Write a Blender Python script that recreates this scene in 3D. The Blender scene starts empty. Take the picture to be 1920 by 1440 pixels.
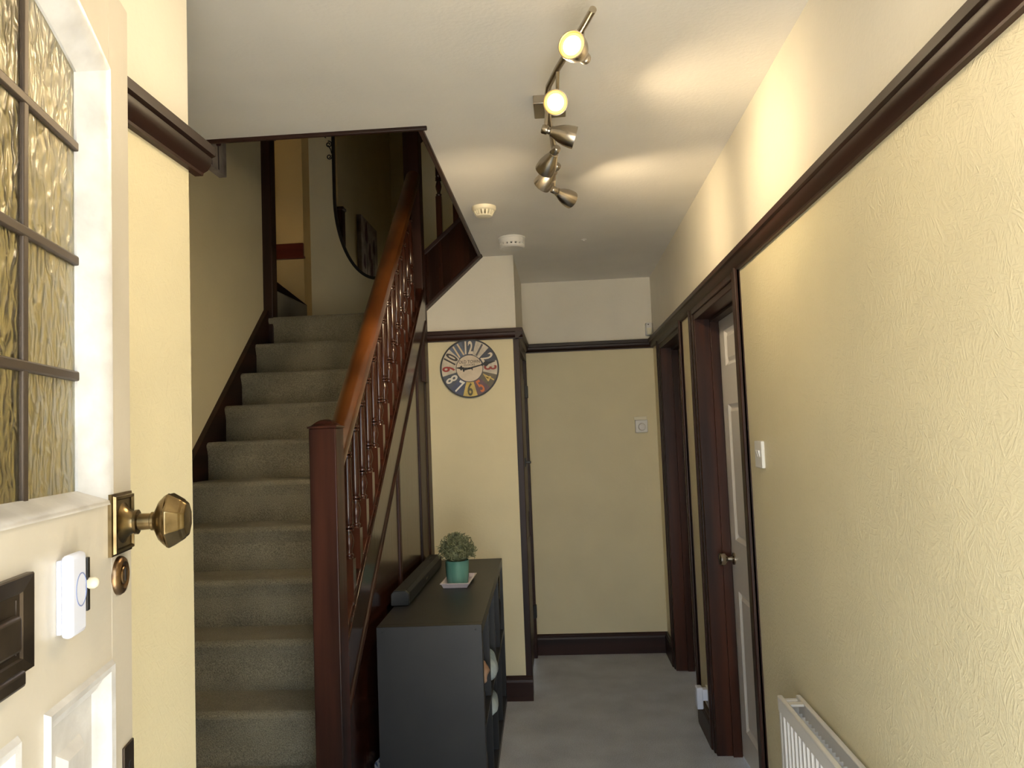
import bpy, bmesh, math, random
from mathutils import Vector, Matrix
random.seed(7)
S = bpy.context.scene
COL = S.collection
R = math.radians

# ------------------------------------------------------------------ camera
F_PX, YAW, PITCH, ROLL, CAM_H = 1440.26, .0616, .0631, -.0391, 1.4578
fw = Vector((-math.sin(YAW)*math.cos(PITCH), math.cos(YAW)*math.cos(PITCH), math.sin(PITCH)))
r0 = Vector((math.cos(YAW), math.sin(YAW), 0)); u0 = r0.cross(fw)
rt = r0*math.cos(ROLL) + u0*math.sin(ROLL); up = rt.cross(fw)
cd = bpy.data.cameras.new('camera'); cam = bpy.data.objects.new('camera', cd); COL.objects.link(cam)
cam.matrix_world = Matrix(((rt.x, up.x, -fw.x, 0), (rt.y, up.y, -fw.y, 0), (rt.z, up.z, -fw.z, CAM_H), (0, 0, 0, 1)))
cd.sensor_fit = 'HORIZONTAL'; cd.sensor_width = 36; cd.lens = 36*F_PX/1920; cd.clip_start = .02
S.camera = cam

# ------------------------------------------------------------------ daylight
W = bpy.data.worlds.new('sky'); S.world = W; W.use_nodes = True
bg = W.node_tree.nodes['Background']
bg.inputs[0].default_value = (.74, .87, 1.0, 1); bg.inputs[1].default_value = 2.9
sl = bpy.data.lights.new('sun_offscreen', 'SUN'); sl.energy = 42; sl.color = (1, .96, .90); sl.angle = R(.6)
so = bpy.data.objects.new('sun_offscreen', sl); COL.objects.link(so); so.rotation_euler = Vector((.75, .0, -1)).to_track_quat('-Z', 'Y').to_euler()
vs = S.view_settings
vs.view_transform = 'Standard'; vs.look = 'None'; vs.gamma = 1; vs.use_curve_mapping = False; vs.exposure = 1.2

# ------------------------------------------------------------------ materials
def lin(c): return tuple((x/255/12.92 if x/255 <= .04045 else ((x/255+.055)/1.055)**2.4) for x in c) + (1,)
class NT:
    def __init__(s, name):
        m = bpy.data.materials.new(name); m.use_nodes = True; s.m = m; s.t = m.node_tree
        s.b = s.t.nodes['Principled BSDF']
    def n(s, typ, **k):
        o = s.t.nodes.new(typ)
        for a, b in k.items(): setattr(o, a, b)
        return o
    def l(s, a, b): s.t.links.new(a, b)
def plain(name, c, rough=.5, metal=0, spec=None, coat=0):
    q = NT(name); q.b.inputs['Base Color'].default_value = lin(c); q.b.inputs['Roughness'].default_value = rough
    q.b.inputs['Metallic'].default_value = metal
    if coat: q.b.inputs['Coat Weight'].default_value = coat; q.b.inputs['Coat Roughness'].default_value = .12
    return q.m
def noisy(name, c1, c2, scale=8, rough=.6, bump=0, bscale=200, metal=0, stretch=(1, 1, 1), detail=4, coat=0, lo=.35, hi=.65, rr=None):
    q = NT(name); tc = q.n('ShaderNodeTexCoord'); mp = q.n('ShaderNodeMapping'); mp.inputs['Scale'].default_value = stretch
    q.l(tc.outputs['Object'], mp.inputs['Vector'])
    nz = q.n('ShaderNodeTexNoise'); nz.inputs['Scale'].default_value = scale; nz.inputs['Detail'].default_value = detail
    q.l(mp.outputs[0], nz.inputs['Vector'])
    cr = q.n('ShaderNodeValToRGB'); e = cr.color_ramp.elements
    e[0].position = lo; e[0].color = lin(c1); e[1].position = hi; e[1].color = lin(c2)
    q.l(nz.outputs['Fac'], cr.inputs[0]); q.l(cr.outputs[0], q.b.inputs['Base Color'])
    q.b.inputs['Roughness'].default_value = rough; q.b.inputs['Metallic'].default_value = metal
    if coat: q.b.inputs['Coat Weight'].default_value = coat; q.b.inputs['Coat Roughness'].default_value = .15
    if bump:
        n2 = q.n('ShaderNodeTexNoise'); n2.inputs['Scale'].default_value = bscale; n2.inputs['Detail'].default_value = 3
        q.l(mp.outputs[0], n2.inputs['Vector'])
        bp = q.n('ShaderNodeBump'); bp.inputs['Strength'].default_value = 1; bp.inputs['Distance'].default_value = bump
        q.l(n2.outputs['Fac'], bp.inputs['Height']); q.l(bp.outputs[0], q.b.inputs['Normal'])
    return q.m
def wall_paint(name, low, high=None, split=2.012, strokes=0, fine=.0012, rough=.62, axis='X_AXIS'):
    """emulsion below the picture rail, off-white above it; optional brush-stroke relief"""
    q = NT(name); ge = q.n('ShaderNodeNewGeometry'); P = ge.outputs['Position']
    nz = q.n('ShaderNodeTexNoise'); nz.inputs['Scale'].default_value = 3; nz.inputs['Detail'].default_value = 5; q.l(P, nz.inputs['Vector'])
    def tone(c):
        cr = q.n('ShaderNodeValToRGB'); e = cr.color_ramp.elements
        e[0].position = .3; e[0].color = lin(tuple(x*.965 for x in c)); e[1].position = .7; e[1].color = lin(c)
        q.l(nz.outputs['Fac'], cr.inputs[0]); return cr.outputs[0]
    col = tone(low)
    mask = None
    if high:
        sp = q.n('ShaderNodeSeparateXYZ'); q.l(P, sp.inputs[0])
        gt = q.n('ShaderNodeMath', operation='GREATER_THAN'); gt.inputs[1].default_value = split; q.l(sp.outputs['Z'], gt.inputs[0])
        mx = q.n('ShaderNodeMix', data_type='RGBA'); q.l(gt.outputs[0], mx.inputs[0]); q.l(col, mx.inputs[6]); q.l(tone(high), mx.inputs[7])
        col = mx.outputs[2]; mask = gt.outputs[0]
    q.l(col, q.b.inputs['Base Color']); q.b.inputs['Roughness'].default_value = rough
    nf = q.n('ShaderNodeTexNoise'); nf.inputs['Scale'].default_value = 90; nf.inputs['Detail'].default_value = 3; q.l(P, nf.inputs['Vector'])
    b1 = q.n('ShaderNodeBump'); b1.inputs['Distance'].default_value = fine; b1.inputs['Strength'].default_value = .6
    q.l(nf.outputs['Fac'], b1.inputs['Height']); out = b1.outputs[0]
    if strokes:
        hs = []
        wn = q.n('ShaderNodeTexNoise'); wn.inputs['Scale'].default_value = 9; wn.inputs['Detail'].default_value = 1; q.l(P, wn.inputs['Vector'])
        wv = q.n('ShaderNodeVectorMath', operation='MULTIPLY_ADD'); q.l(wn.outputs['Color'], wv.inputs[0]); wv.inputs[1].default_value = (.07, .07, .07); q.l(P, wv.inputs[2])
        for ang in (28, -34, 74):
            vr = q.n('ShaderNodeVectorRotate', rotation_type=axis); q.l(wv.outputs[0], vr.inputs['Vector']); vr.inputs['Angle'].default_value = R(ang)
            mp = q.n('ShaderNodeMapping'); mp.inputs['Scale'].default_value = (20, 190, 30) if axis == 'X_AXIS' else (190, 20, 30); q.l(vr.outputs[0], mp.inputs['Vector'])
            ns = q.n('ShaderNodeTexNoise'); ns.inputs['Scale'].default_value = 1; ns.inputs['Detail'].default_value = 1.5; q.l(mp.outputs[0], ns.inputs['Vector'])
            hs.append(ns.outputs['Fac'])
        m1 = q.n('ShaderNodeMath', operation='MAXIMUM'); q.l(hs[0], m1.inputs[0]); q.l(hs[1], m1.inputs[1])
        m2 = q.n('ShaderNodeMath', operation='MAXIMUM'); q.l(m1.outputs[0], m2.inputs[0]); q.l(hs[2], m2.inputs[1])
        hgt = m2.outputs[0]
        if mask:
            iv = q.n('ShaderNodeMath', operation='SUBTRACT'); iv.inputs[0].default_value = 1; q.l(mask, iv.inputs[1])
            mm = q.n('ShaderNodeMath', operation='MULTIPLY'); q.l(hgt, mm.inputs[0]); q.l(iv.outputs[0], mm.inputs[1]); hgt = mm.outputs[0]
        b2 = q.n('ShaderNodeBump'); b2.inputs['Distance'].default_value = strokes; q.l(hgt, b2.inputs['Height']); q.l(out, b2.inputs['Normal']); out = b2.outputs[0]
    q.l(out, q.b.inputs['Normal'])
    return q.m
def wood(name, c1, c2, rough=.42, axis=2, scale=9, coat=0):
    st = [14, 14, 14]; st[axis] = .9
    m = noisy(name, c1, c2, scale=scale/9, rough=rough, bump=.0006, bscale=3, stretch=tuple(st), detail=6, coat=coat)
    m.node_tree.nodes['Principled BSDF'].inputs['Specular IOR Level'].default_value = .32
    return m
def carpet(name, c1, c2, pile=.004):
    q = NT(name); ge = q.n('ShaderNodeNewGeometry'); P = ge.outputs['Position']
    a = q.n('ShaderNodeTexNoise'); a.inputs['Scale'].default_value = 5; a.inputs['Detail'].default_value = 6; q.l(P, a.inputs['Vector'])
    b = q.n('ShaderNodeTexNoise'); b.inputs['Scale'].default_value = 260; b.inputs['Detail'].default_value = 2; q.l(P, b.inputs['Vector'])
    m = q.n('ShaderNodeMath', operation='MULTIPLY_ADD'); q.l(b.outputs['Fac'], m.inputs[0]); m.inputs[1].default_value = .9
    s = q.n('ShaderNodeMath', operation='MULTIPLY_ADD'); q.l(a.outputs['Fac'], s.inputs[0]); s.inputs[1].default_value = .45; s.inputs[2].default_value = -.18; q.l(s.outputs[0], m.inputs[2])
    cr = q.n('ShaderNodeValToRGB'); e = cr.color_ramp.elements
    e[0].position = .25; e[0].color = lin(c1); e[1].position = .75; e[1].color = lin(c2)
    q.l(m.outputs[0], cr.inputs[0]); q.l(cr.outputs[0], q.b.inputs['Base Color']); q.b.inputs['Roughness'].default_value = .95
    q.b.inputs['Specular IOR Level'].default_value = .1
    q.b.inputs['Sheen Weight'].default_value = .15
    bp = q.n('ShaderNodeBump'); bp.inputs['Distance'].default_value = pile; q.l(b.outputs['Fac'], bp.inputs['Height']); q.l(bp.outputs[0], q.b.inputs['Normal'])
    return q.m
def emit(name, c, st):
    q = NT(name); q.b.inputs['Base Color'].default_value = lin(c); q.b.inputs['Emission Color'].default_value = lin(c); q.b.inputs['Emission Strength'].default_value = st
    return q.m

YEL, OFF = (230, 218, 180), (238, 231, 214)
M = {}
M['wall_r'] = wall_paint('textured_cream_paint', YEL, OFF, strokes=.0021, rough=.42)
M['wall_l'] = wall_paint('cream_paint', YEL, OFF, strokes=.0012)
M['wall'] = wall_paint('yellow_cream_paint', YEL, OFF)
M['wall_up'] = wall_paint('stairwell_yellow_paint', YEL, strokes=.0012)
M['wall_back'] = wall_paint('landing_yellow_paint', YEL, axis='Y_AXIS')
M['wall_pink'] = wall_paint('landing_peach_paint', (226, 192, 128), axis='Y_AXIS')
M['ceil'] = wall_paint('white_ceiling_paint', (238, 234, 225), fine=.0015)
M['floor'] = carpet('grey_carpet', (150, 153, 160), (212, 215, 220))
M['stair'] = carpet('stair_carpet', (98, 92, 77), (168, 159, 134), .005)
M['wood'] = wood('dark_mahogany', (30, 16, 11), (54, 29, 20))
M['wood_y'] = wood('dark_mahogany_along_y', (30, 16, 11), (54, 29, 20), axis=1)
M['wood_x'] = wood('dark_mahogany_along_x', (30, 16, 11), (54, 29, 20), axis=0)
M['newel'] = wood('red_mahogany', (34, 20, 17), (78, 44, 34), rough=.3)
M['rail'] = noisy('worn_handrail_wood', (72, 39, 16), (102, 58, 25), scale=5, rough=.28, coat=.3)
M['bal'] = wood('turned_mahogany', (42, 22, 15), (72, 38, 26), rough=.2, coat=.5)
M['spandrel'] = wood('glossy_spandrel_wood', (34, 18, 12), (56, 30, 20), rough=.2, coat=.3)
M['reveal'] = wood('knotty_brown_wood', (40, 20, 13), (80, 42, 24), rough=.38)
M['redband'] = wood('red_brown_wood', (84, 30, 20), (104, 40, 26), axis=0)
M['white'] = plain('white_gloss_paint', (226, 222, 216), .3)
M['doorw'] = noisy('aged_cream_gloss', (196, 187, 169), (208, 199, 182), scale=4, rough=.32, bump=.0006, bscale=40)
M['mold'] = noisy('chalky_white_gloss', (192, 188, 182), (212, 209, 204), scale=22, rough=.35, bump=.001, bscale=60)
M['plastic'] = plain('white_plastic', (228, 226, 220), .35)
M['cream_plastic'] = plain('cream_plastic', (232, 224, 198), .35)
M['bluew'] = plain('cool_white_plastic', (216, 219, 232), .35)
M['ringblue'] = plain('grey_blue_ring', (120, 134, 176), .4)
M['brass'] = noisy('aged_brass', (98, 82, 54), (146, 126, 90), scale=30, rough=.27, metal=1)
M['bronze'] = noisy('dark_bronze', (58, 50, 44), (92, 80, 68), scale=18, rough=.38, metal=.85)
M['copper'] = noisy('worn_copper_brass', (112, 88, 64), (150, 122, 90), scale=40, rough=.3, metal=1)
M['lead'] = plain('lead_came', (74, 62, 50), .5, .4)
M['steel'] = plain('brushed_nickel', (178, 168, 152), .27, 1)
M['chrome'] = plain('satin_chrome', (190, 184, 172), .2, 1)
M['black'] = plain('black_iron', (22, 20, 20), .45)
M['cab'] = noisy('black_brown_laminate', (32, 32, 34), (38, 38, 39), scale=6, rough=.42, bump=.0002, bscale=120)
M['bar'] = plain('soundbar_black_mesh', (34, 35, 36), .65)
M['barend'] = plain('soundbar_black_plastic', (30, 31, 32), .35)
M['pot'] = noisy('teal_glazed_ceramic', (84, 138, 128), (112, 164, 152), scale=9, rough=.25, coat=.3, stretch=(3, 3, .6))
M['tray'] = plain('pinkish_white_ceramic', (226, 214, 216), .3)
M['soil'] = plain('dark_soil', (40, 32, 24), .9)
M['leaf'] = noisy('grey_green_foliage', (78, 84, 56), (140, 144, 108), scale=60, rough=.6)
M['bluecloth'] = noisy('pale_blue_cloth', (150, 172, 184), (206, 220, 224), scale=14, rough=.8, bump=.004, bscale=25)
M['bluewhite'] = noisy('blue_and_white_plastic', (60, 92, 150), (226, 232, 238), scale=26, rough=.35, lo=.46, hi=.52)
M['denim'] = noisy('navy_canvas', (30, 38, 62), (60, 70, 100), scale=40, rough=.85)
M['brownpack'] = noisy('tan_paper', (150, 116, 92), (196, 164, 140), scale=9, rough=.7)
M['darkbag'] = noisy('charcoal_canvas', (24, 25, 28), (44, 45, 50), scale=9, rough=.8)
M['mirror'] = plain('silvered_glass', (235, 232, 226), .015, 1)
M['ground'] = noisy('outdoor_paving', (120, 116, 110), (160, 156, 148), scale=3, rough=.9)
M['bulb'] = emit('lit_bulb', (255, 205, 120), 9)
M['bulbrim'] = emit('lit_bulb_rim', (255, 190, 96), 1.1)
# hammered leaded glass
q = NT('hammered_glass'); q.b.inputs['Base Color'].default_value = lin((236, 230, 196)); q.b.inputs['Transmission Weight'].default_value = 1
q.b.inputs['Roughness'].default_value = .3; q.b.inputs['IOR'].default_value = 1.45
_tc = q.n('ShaderNodeTexCoord'); _mp = q.n('ShaderNodeMapping'); _mp.inputs['Scale'].default_value = (1, 75, 34); q.l(_tc.outputs['Object'], _mp.inputs['Vector'])
_nz = q.n('ShaderNodeTexNoise'); _nz.inputs['Scale'].default_value = 1; _nz.inputs['Detail'].default_value = 1.5; _nz.inputs['Distortion'].default_value = .8; q.l(_mp.outputs[0], _nz.inputs['Vector'])
_bp = q.n('ShaderNodeBump'); _bp.inputs['Distance'].default_value = .007; q.l(_nz.outputs['Fac'], _bp.inputs['Height']); q.l(_bp.outputs[0], q.b.inputs['Normal'])
M['glass'] = q.m

# ------------------------------------------------------------------ mesh helpers
class MB:
    def __init__(s): s.v = []; s.f = []
    def add(s, vs, fs):
        o = len(s.v); s.v += [tuple(p) for p in vs]; s.f += [tuple(i+o for i in f) for f in fs]; return s
    def box(s, x0, x1, y0, y1, z0, z1):
        if x0 > x1: x0, x1 = x1, x0
        if y0 > y1: y0, y1 = y1, y0
        return s.add([(x, y, z) for z in (z0, z1) for y in (y0, y1) for x in (x0, x1)],
                     [(0, 2, 3, 1), (4, 5, 7, 6), (0, 1, 5, 4), (2, 6, 7, 3), (0, 4, 6, 2), (1, 3, 7, 5)])
    def prism(s, poly, axis, a, b):
        """poly in the two other axes (in x,y,z order), extruded along axis from a to b"""
        n = len(poly)
        def pt(p, t):
            return {'x': (t, p[0], p[1]), 'y': (p[0], t, p[1]), 'z': (p[0], p[1], t)}[axis]
        ar = sum(poly[i][0]*poly[(i+1) % n][1]-poly[(i+1) % n][0]*poly[i][1] for i in range(n))
        if (ar < 0) ^ (axis == 'y'): poly = poly[::-1]
        if b < a: a, b = b, a
        vs = [pt(p, a) for p in poly] + [pt(p, b) for p in poly]
        return s.add(vs, [tuple(range(n))[::-1], tuple(range(n, 2*n))] + [(i, (i+1) % n, n+(i+1) % n, n+i) for i in range(n)])
    def sweep(s, sections, close=True, caps=True):
        n = len(sections[0]); vs = [p for q in sections for p in q]; fs = []
        for k in range(len(sections)-1):
            for i in range(n if close else n-1):
                j = (i+1) % n; fs.append((k*n+i, k*n+j, (k+1)*n+j, (k+1)*n+i))
        if caps: fs += [tuple(range(n))[::-1], tuple(range((len(sections)-1)*n, len(sections)*n))]
        return s.add(vs, fs)
    def lathe(s, prof, org=(0, 0, 0), axis=(0, 0, 1), seg=20, phase=0.0, caps=True):
        w = Vector(axis).normalized(); u = w.orthogonal().normalized()
        if abs(w.z) > .99: u = Vector((1, 0, 0))
        v = w.cross(u); o = Vector(org)
        sec = [[o + w*h + (u*math.cos(t)+v*math.sin(t))*max(r, 1e-5) for t in [phase+2*math.pi*i/seg for i in range(seg)]] for r, h in prof]
        return s.sweep(sec, caps=caps)
    def tube(s, pts, r, seg=8):
        pts = [Vector(p) for p in pts]; sec = []
        prev = None
        for i, p in enumerate(pts):
            d = (pts[min(i+1, len(pts)-1)]-pts[max(i-1, 0)]).normalized()
            u = d.orthogonal().normalized() if prev is None else (prev - d*prev.dot(d)).normalized()
            prev = u; v = d.cross(u); rr = r[i] if isinstance(r, (list, tuple)) else r
            sec.append([p+(u*math.cos(t)+v*math.sin(t))*rr for t in [2*math.pi*k/seg for k in range(seg)]])
        return s.sweep(sec)
    def build(s, name, mat, parent=None, bevel=0, smooth=False, local=False, seg=2, angle=35):
        off = Vector((0, 0, 0))
        if parent is not None and not local:
            p = parent
            while p is not None: off += p.location; p = p.parent
        me = bpy.data.meshes.new(name); me.from_pydata([tuple(Vector(p)-off) for p in s.v], [], s.f); me.validate()
        if bevel or smooth:
            bm = bmesh.new(); bm.from_mesh(me); bmesh.ops.recalc_face_normals(bm, faces=bm.faces)
            if bevel:
                es = [e for e in bm.edges if len(e.link_faces) == 2 and e.calc_face_angle(0) > R(30)]
                nf_ = bmesh.ops.bevel(bm, geom=es, offset=bevel, segments=seg, affect='EDGES', profile=.5, clamp_overlap=True)['faces']
                if not smooth:
                    for f in nf_: f.smooth = True
            if smooth:
                for f in bm.faces: f.smooth = True
                for e in bm.edges:
                    if len(e.link_faces) == 2 and e.calc_face_angle(0) > R(angle): e.smooth = False
            bm.to_mesh(me); bm.free()
        me.materials.append(M[mat] if isinstance(mat, str) else mat)
        o = bpy.data.objects.new(name, me); COL.objects.link(o)
        if parent is not None: o.parent = parent
        return o
def tag(o, label, cat, group=None):
    o['label'] = label; o['category'] = cat
    if group: o['group'] = group
    return o
def struct(o, label=None, cat=None):
    o['kind'] = 'structure'
    if label: o['label'] = label; o['category'] = cat
    return o
def recentre(o):
    """move a single-mesh thing's origin to its base"""
    vs = o.data.vertices
    lo = [min(v.co[i] for v in vs) for i in range(3)]; hi = [max(v.co[i] for v in vs) for i in range(3)]
    c = Vector(((lo[0]+hi[0])/2, (lo[1]+hi[1])/2, lo[2]))
    o.data.transform(Matrix.Translation(-c)); o.location = o.location + c
    return o
def thing(name, label, cat, loc, rz=0, group=None):
    o = bpy.data.objects.new(name, None); COL.objects.link(o); o.location = loc; o.rotation_euler = (0, 0, rz); o.empty_display_size = .1
    return tag(o, label, cat, group)
def copy_obj(o, parent, dloc):
    c = o.copy(); COL.objects.link(c); c.parent = parent; c.location = o.location + Vector(dloc)
    for ch in list(o.children):
        g = ch.copy(); COL.objects.link(g); g.parent = c
    return c
def text_mesh(txt, size, sx=1, sy=1, bold=0.0):
    cu = bpy.data.curves.new('lettering', 'FONT'); cu.body = txt; cu.size = size; cu.align_x = 'CENTER'; cu.align_y = 'CENTER'; cu.resolution_u = 3; cu.offset = bold*size
    ob = bpy.data.objects.new('lettering', cu); COL.objects.link(ob)
    dg = bpy.context.evaluated_depsgraph_get(); me = bpy.data.meshes.new_from_object(ob.evaluated_get(dg))
    bpy.data.objects.remove(ob); bpy.data.curves.remove(cu)
    xs = [v.co.x for v in me.vertices]; ys = [v.co.y for v in me.vertices]; cx = (min(xs)+max(xs))/2; cy = (min(ys)+max(ys))/2
    for v in me.vertices: v.co.x = (v.co.x-cx)*sx; v.co.y = (v.co.y-cy)*sy
    return me

# ------------------------------------------------------------------ the place
H = 2.4585; XR = .632; XL = -.691; XS = -1.745; YC = 4.283; YF = 5.129; XC = -.23; YB = 5.28; ZT = 4.95
YS = 2.406; XO = -.407                                  # stairwell opening in the ceiling
SL = .8917; RISE = .1835; GO = .2058; Y0 = 1.9902

# floor and outdoor ground
struct(MB().box(-1.9, .95, -.12, 5.5, -.12, 0).build('floor', 'floor'), 'grey carpeted hall floor', 'floor')
struct(MB().box(-14, 14, -16, -.12, -.3, -.14).build('ground', 'ground'), 'grey paved ground outside the front door', 'ground')
# ceiling with the stairwell cut out of it
ce = MB().box(XS-.12, XR+.15, -.05, YS, H, H+.22).box(XO, XR+.15, YS, YF+.15, H, H+.22)
struct(ce.build('ceiling', 'ceil'), 'white plaster hall ceiling', 'ceiling')
struct(MB().box(-3.4, XR+.15, YS-.2, YB+.2, ZT, ZT+.1).build('ceiling_upper', 'ceil'), 'white ceiling above the stairwell', 'ceiling')
# walls
w = MB().box(XL-.15, XL, .14, 1.402, 0, H)
struct(w.build('wall_left', 'wall_l'), 'cream wall stub behind the open front door', 'wall')
struct(MB().box(XS-.12, XL-.15, 1.28, 1.402, 0, H).build('wall_left_return', 'wall'), 'short wall at the foot of the stairs', 'wall')
w = MB().box(XS-.12, XS, 1.402, 4.46, 0, ZT).box(-3.3, XS-.12, 4.34, 4.46, 2.0, ZT)
struct(w.build('wall_stair', 'wall_up'), 'olive yellow wall along the left of the stairs', 'wall')
# right wall with two door openings
D1 = (3.97, 4.76); D2 = (2.72, 3.555); DH = 1.965
w = MB()
for y0, y1 in ((-.05, D2[0]), (D2[1], D1[0]), (D1[1], YF+.15)): w.box(XR, XR+.15, y0, y1, 0, H)
for y0, y1 in (D1, D2): w.box(XR, XR+.15, y0, y1, DH, H)
struct(w.build('wall_right', 'wall_r'), 'long right wall with brush-stroke textured cream paint', 'wall')
struct(MB().box(XC-.5, XR, YF, YF+.12, 0, H).build('wall_far', 'wall'), 'plain yellow cream end wall of the hall', 'wall')
w = MB().prism([(-.748, 0), (XC-.015, 0), (XC-.015, H), (-.40, H), (-.748, 2.15)], 'y', YC, YC+.09)
struct(w.build('wall_clock', 'wall'), 'yellow wall under the upper flight where the clock hangs', 'wall')
CD = (4.375, 5.05)
w = MB().box(XC-.08, XC, YC+.075, CD[0], 0, H).box(XC-.08, XC, CD[1], YF, 0, H).box(XC-.08, XC, CD[0], CD[1], 1.93, H).box(XC-.016, XC, YC, YC+.08, 2.0, H)
struct(w.build('wall_cupboard', 'wall'), 'narrow return wall holding the understair cupboard door', 'wall')
# front wall round the doorway we look through
w = MB()
w.box(XL-.15, -.385, -.02, .14, 0, H).box(.50, XR+.15, -.02, .14, 0, H).box(-.385, .50, -.02, .14, 2.06, H)
struct(w.build('wall_front', 'wall'), 'front wall around the entrance doorway', 'wall')
fr = MB().box(-.385, -.345, .0, .14, 0, 2.06).box(.46, .50, .0, .14, 0, 2.06).box(-.345, .46, .0, .14, 2.025, 2.06)
struct(fr.build('trim_doorway', 'white', bevel=.004), 'white frame of the front doorway', 'door frame')
# landing walls
struct(MB().box(-1.718, XR+.15, YB, YB+.1, 2.0, ZT).build('wall_landing', 'wall_back'), 'olive yellow back wall of the half landing', 'wall')
struct(MB().box(-3.3, -1.718, 5.13, YB+.1, 2.0, ZT).build('wall_passage', 'wall_pink'), 'peach coloured wall stepping forward beside the landing', 'wall')
struct(MB().box(-3.4, -3.3, 4.34, YB+.1, 2.0, ZT).build('wall_passage_end', 'wall_pink'), 'end wall of the upper left passage', 'wall')
# first floor walls above the ceiling
wy0, wy1 = YS-.14, YS-.02
struct(MB().box(XS-.12, XR+.15, wy0, wy1, H+.22, ZT).build('wall_upper_front', 'wall_up'), 'upstairs wall above the hall ceiling', 'wall')
struct(MB().box(XR, XR+.15, wy1, YB, H+.22, ZT).build('wall_upper_right', 'wall_up'), 'upstairs wall over the right of the hall', 'wall')

# stairwell opening trim
t = MB().box(XS, XO+.014, YS, YS+.014, H-.012, H+.22)
struct(t.build('trim_1', 'wood_x', bevel=.003), 'dark wooden edging along the front of the stairwell opening', 'trim')
t = MB().box(XO, XO-.016, YS+.014, 4.235, H-.012, H+.22)
struct(t.build('trim_2', 'wood_y', bevel=.003), 'dark wooden edging along the side of the stairwell opening', 'trim')
# picture rails
def rail_prof(sgn, base): return [(base+sgn*d, z) for d, z in ((-.004, 1.983), (.012, 1.983), (.013, 1.988), (.022, 1.993), (.028, 2.002), (.030, 2.012), (.030, 2.017), (.038, 2.020), (.038, 2.038), (.034, 2.041), (-.004, 2.041))]
struct(MB().prism(rail_prof(1, XL), 'y', .14, 1.437).build('trim_3', 'wood_y', smooth=True), 'dark picture rail on the wall stub behind the front door', 'picture rail')
struct(MB().prism(rail_prof(-1, XR), 'y', .14, YF).build('trim_4', 'wood_y', smooth=True), 'dark picture rail along the right wall', 'picture rail')
struct(MB().prism(rail_prof(-1, YF), 'x', XC, XR).build('trim_5', 'wood_x', smooth=True), 'dark picture rail across the end wall', 'picture rail')
struct(MB().prism(rail_prof(-1, YC), 'x', -.748, XC+.037).build('trim_6', 'wood_x', smooth=True), 'dark picture rail above the clock', 'picture rail')
struct(MB().prism(rail_prof(1, XC), 'y', YC-.037, YF).build('trim_7', 'wood_y', smooth=True), 'dark picture rail over the cupboard door', 'picture rail')
# skirting
def sk_prof(sgn, base): return [(base+sgn*d, z) for d, z in ((-.003, 0), (.02, 0), (.02, .1), (.016, .112), (.012, .116), (.012, .126), (.006, .132), (-.003, .132))]
struct(MB().prism(sk_prof(-1, YF), 'x', XC, XR).build('baseboard_far', 'wood_x', smooth=False), 'dark skirting board on the end wall', 'skirting board')
struct(MB().prism(sk_prof(-1, YC), 'x', -.748, XC+.018).build('baseboard_clock', 'wood_x', smooth=False), 'dark skirting board under the clock', 'skirting board')
for nm, a, b, lb in (('baseboard_right_far', D1[1]+.06, YF, 'dark skirting board in the far right corner'), ('baseboard_right_middle', D2[1]+.06, D1[0]-.06, 'dark skirting board between the two white doors'), ('baseboard_right', .14, D2[0]-.07, 'dark skirting board behind the radiator')):
    struct(MB().prism(sk_prof(-1, XR), 'y', a, b).build(nm, 'wood_y'), lb, 'skirting board')
struct(MB().prism(sk_prof(1, XL), 'y', .14, 1.402).build('baseboard_left', 'wood_y', smooth=False), 'dark skirting board behind the front door', 'skirting board')

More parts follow.
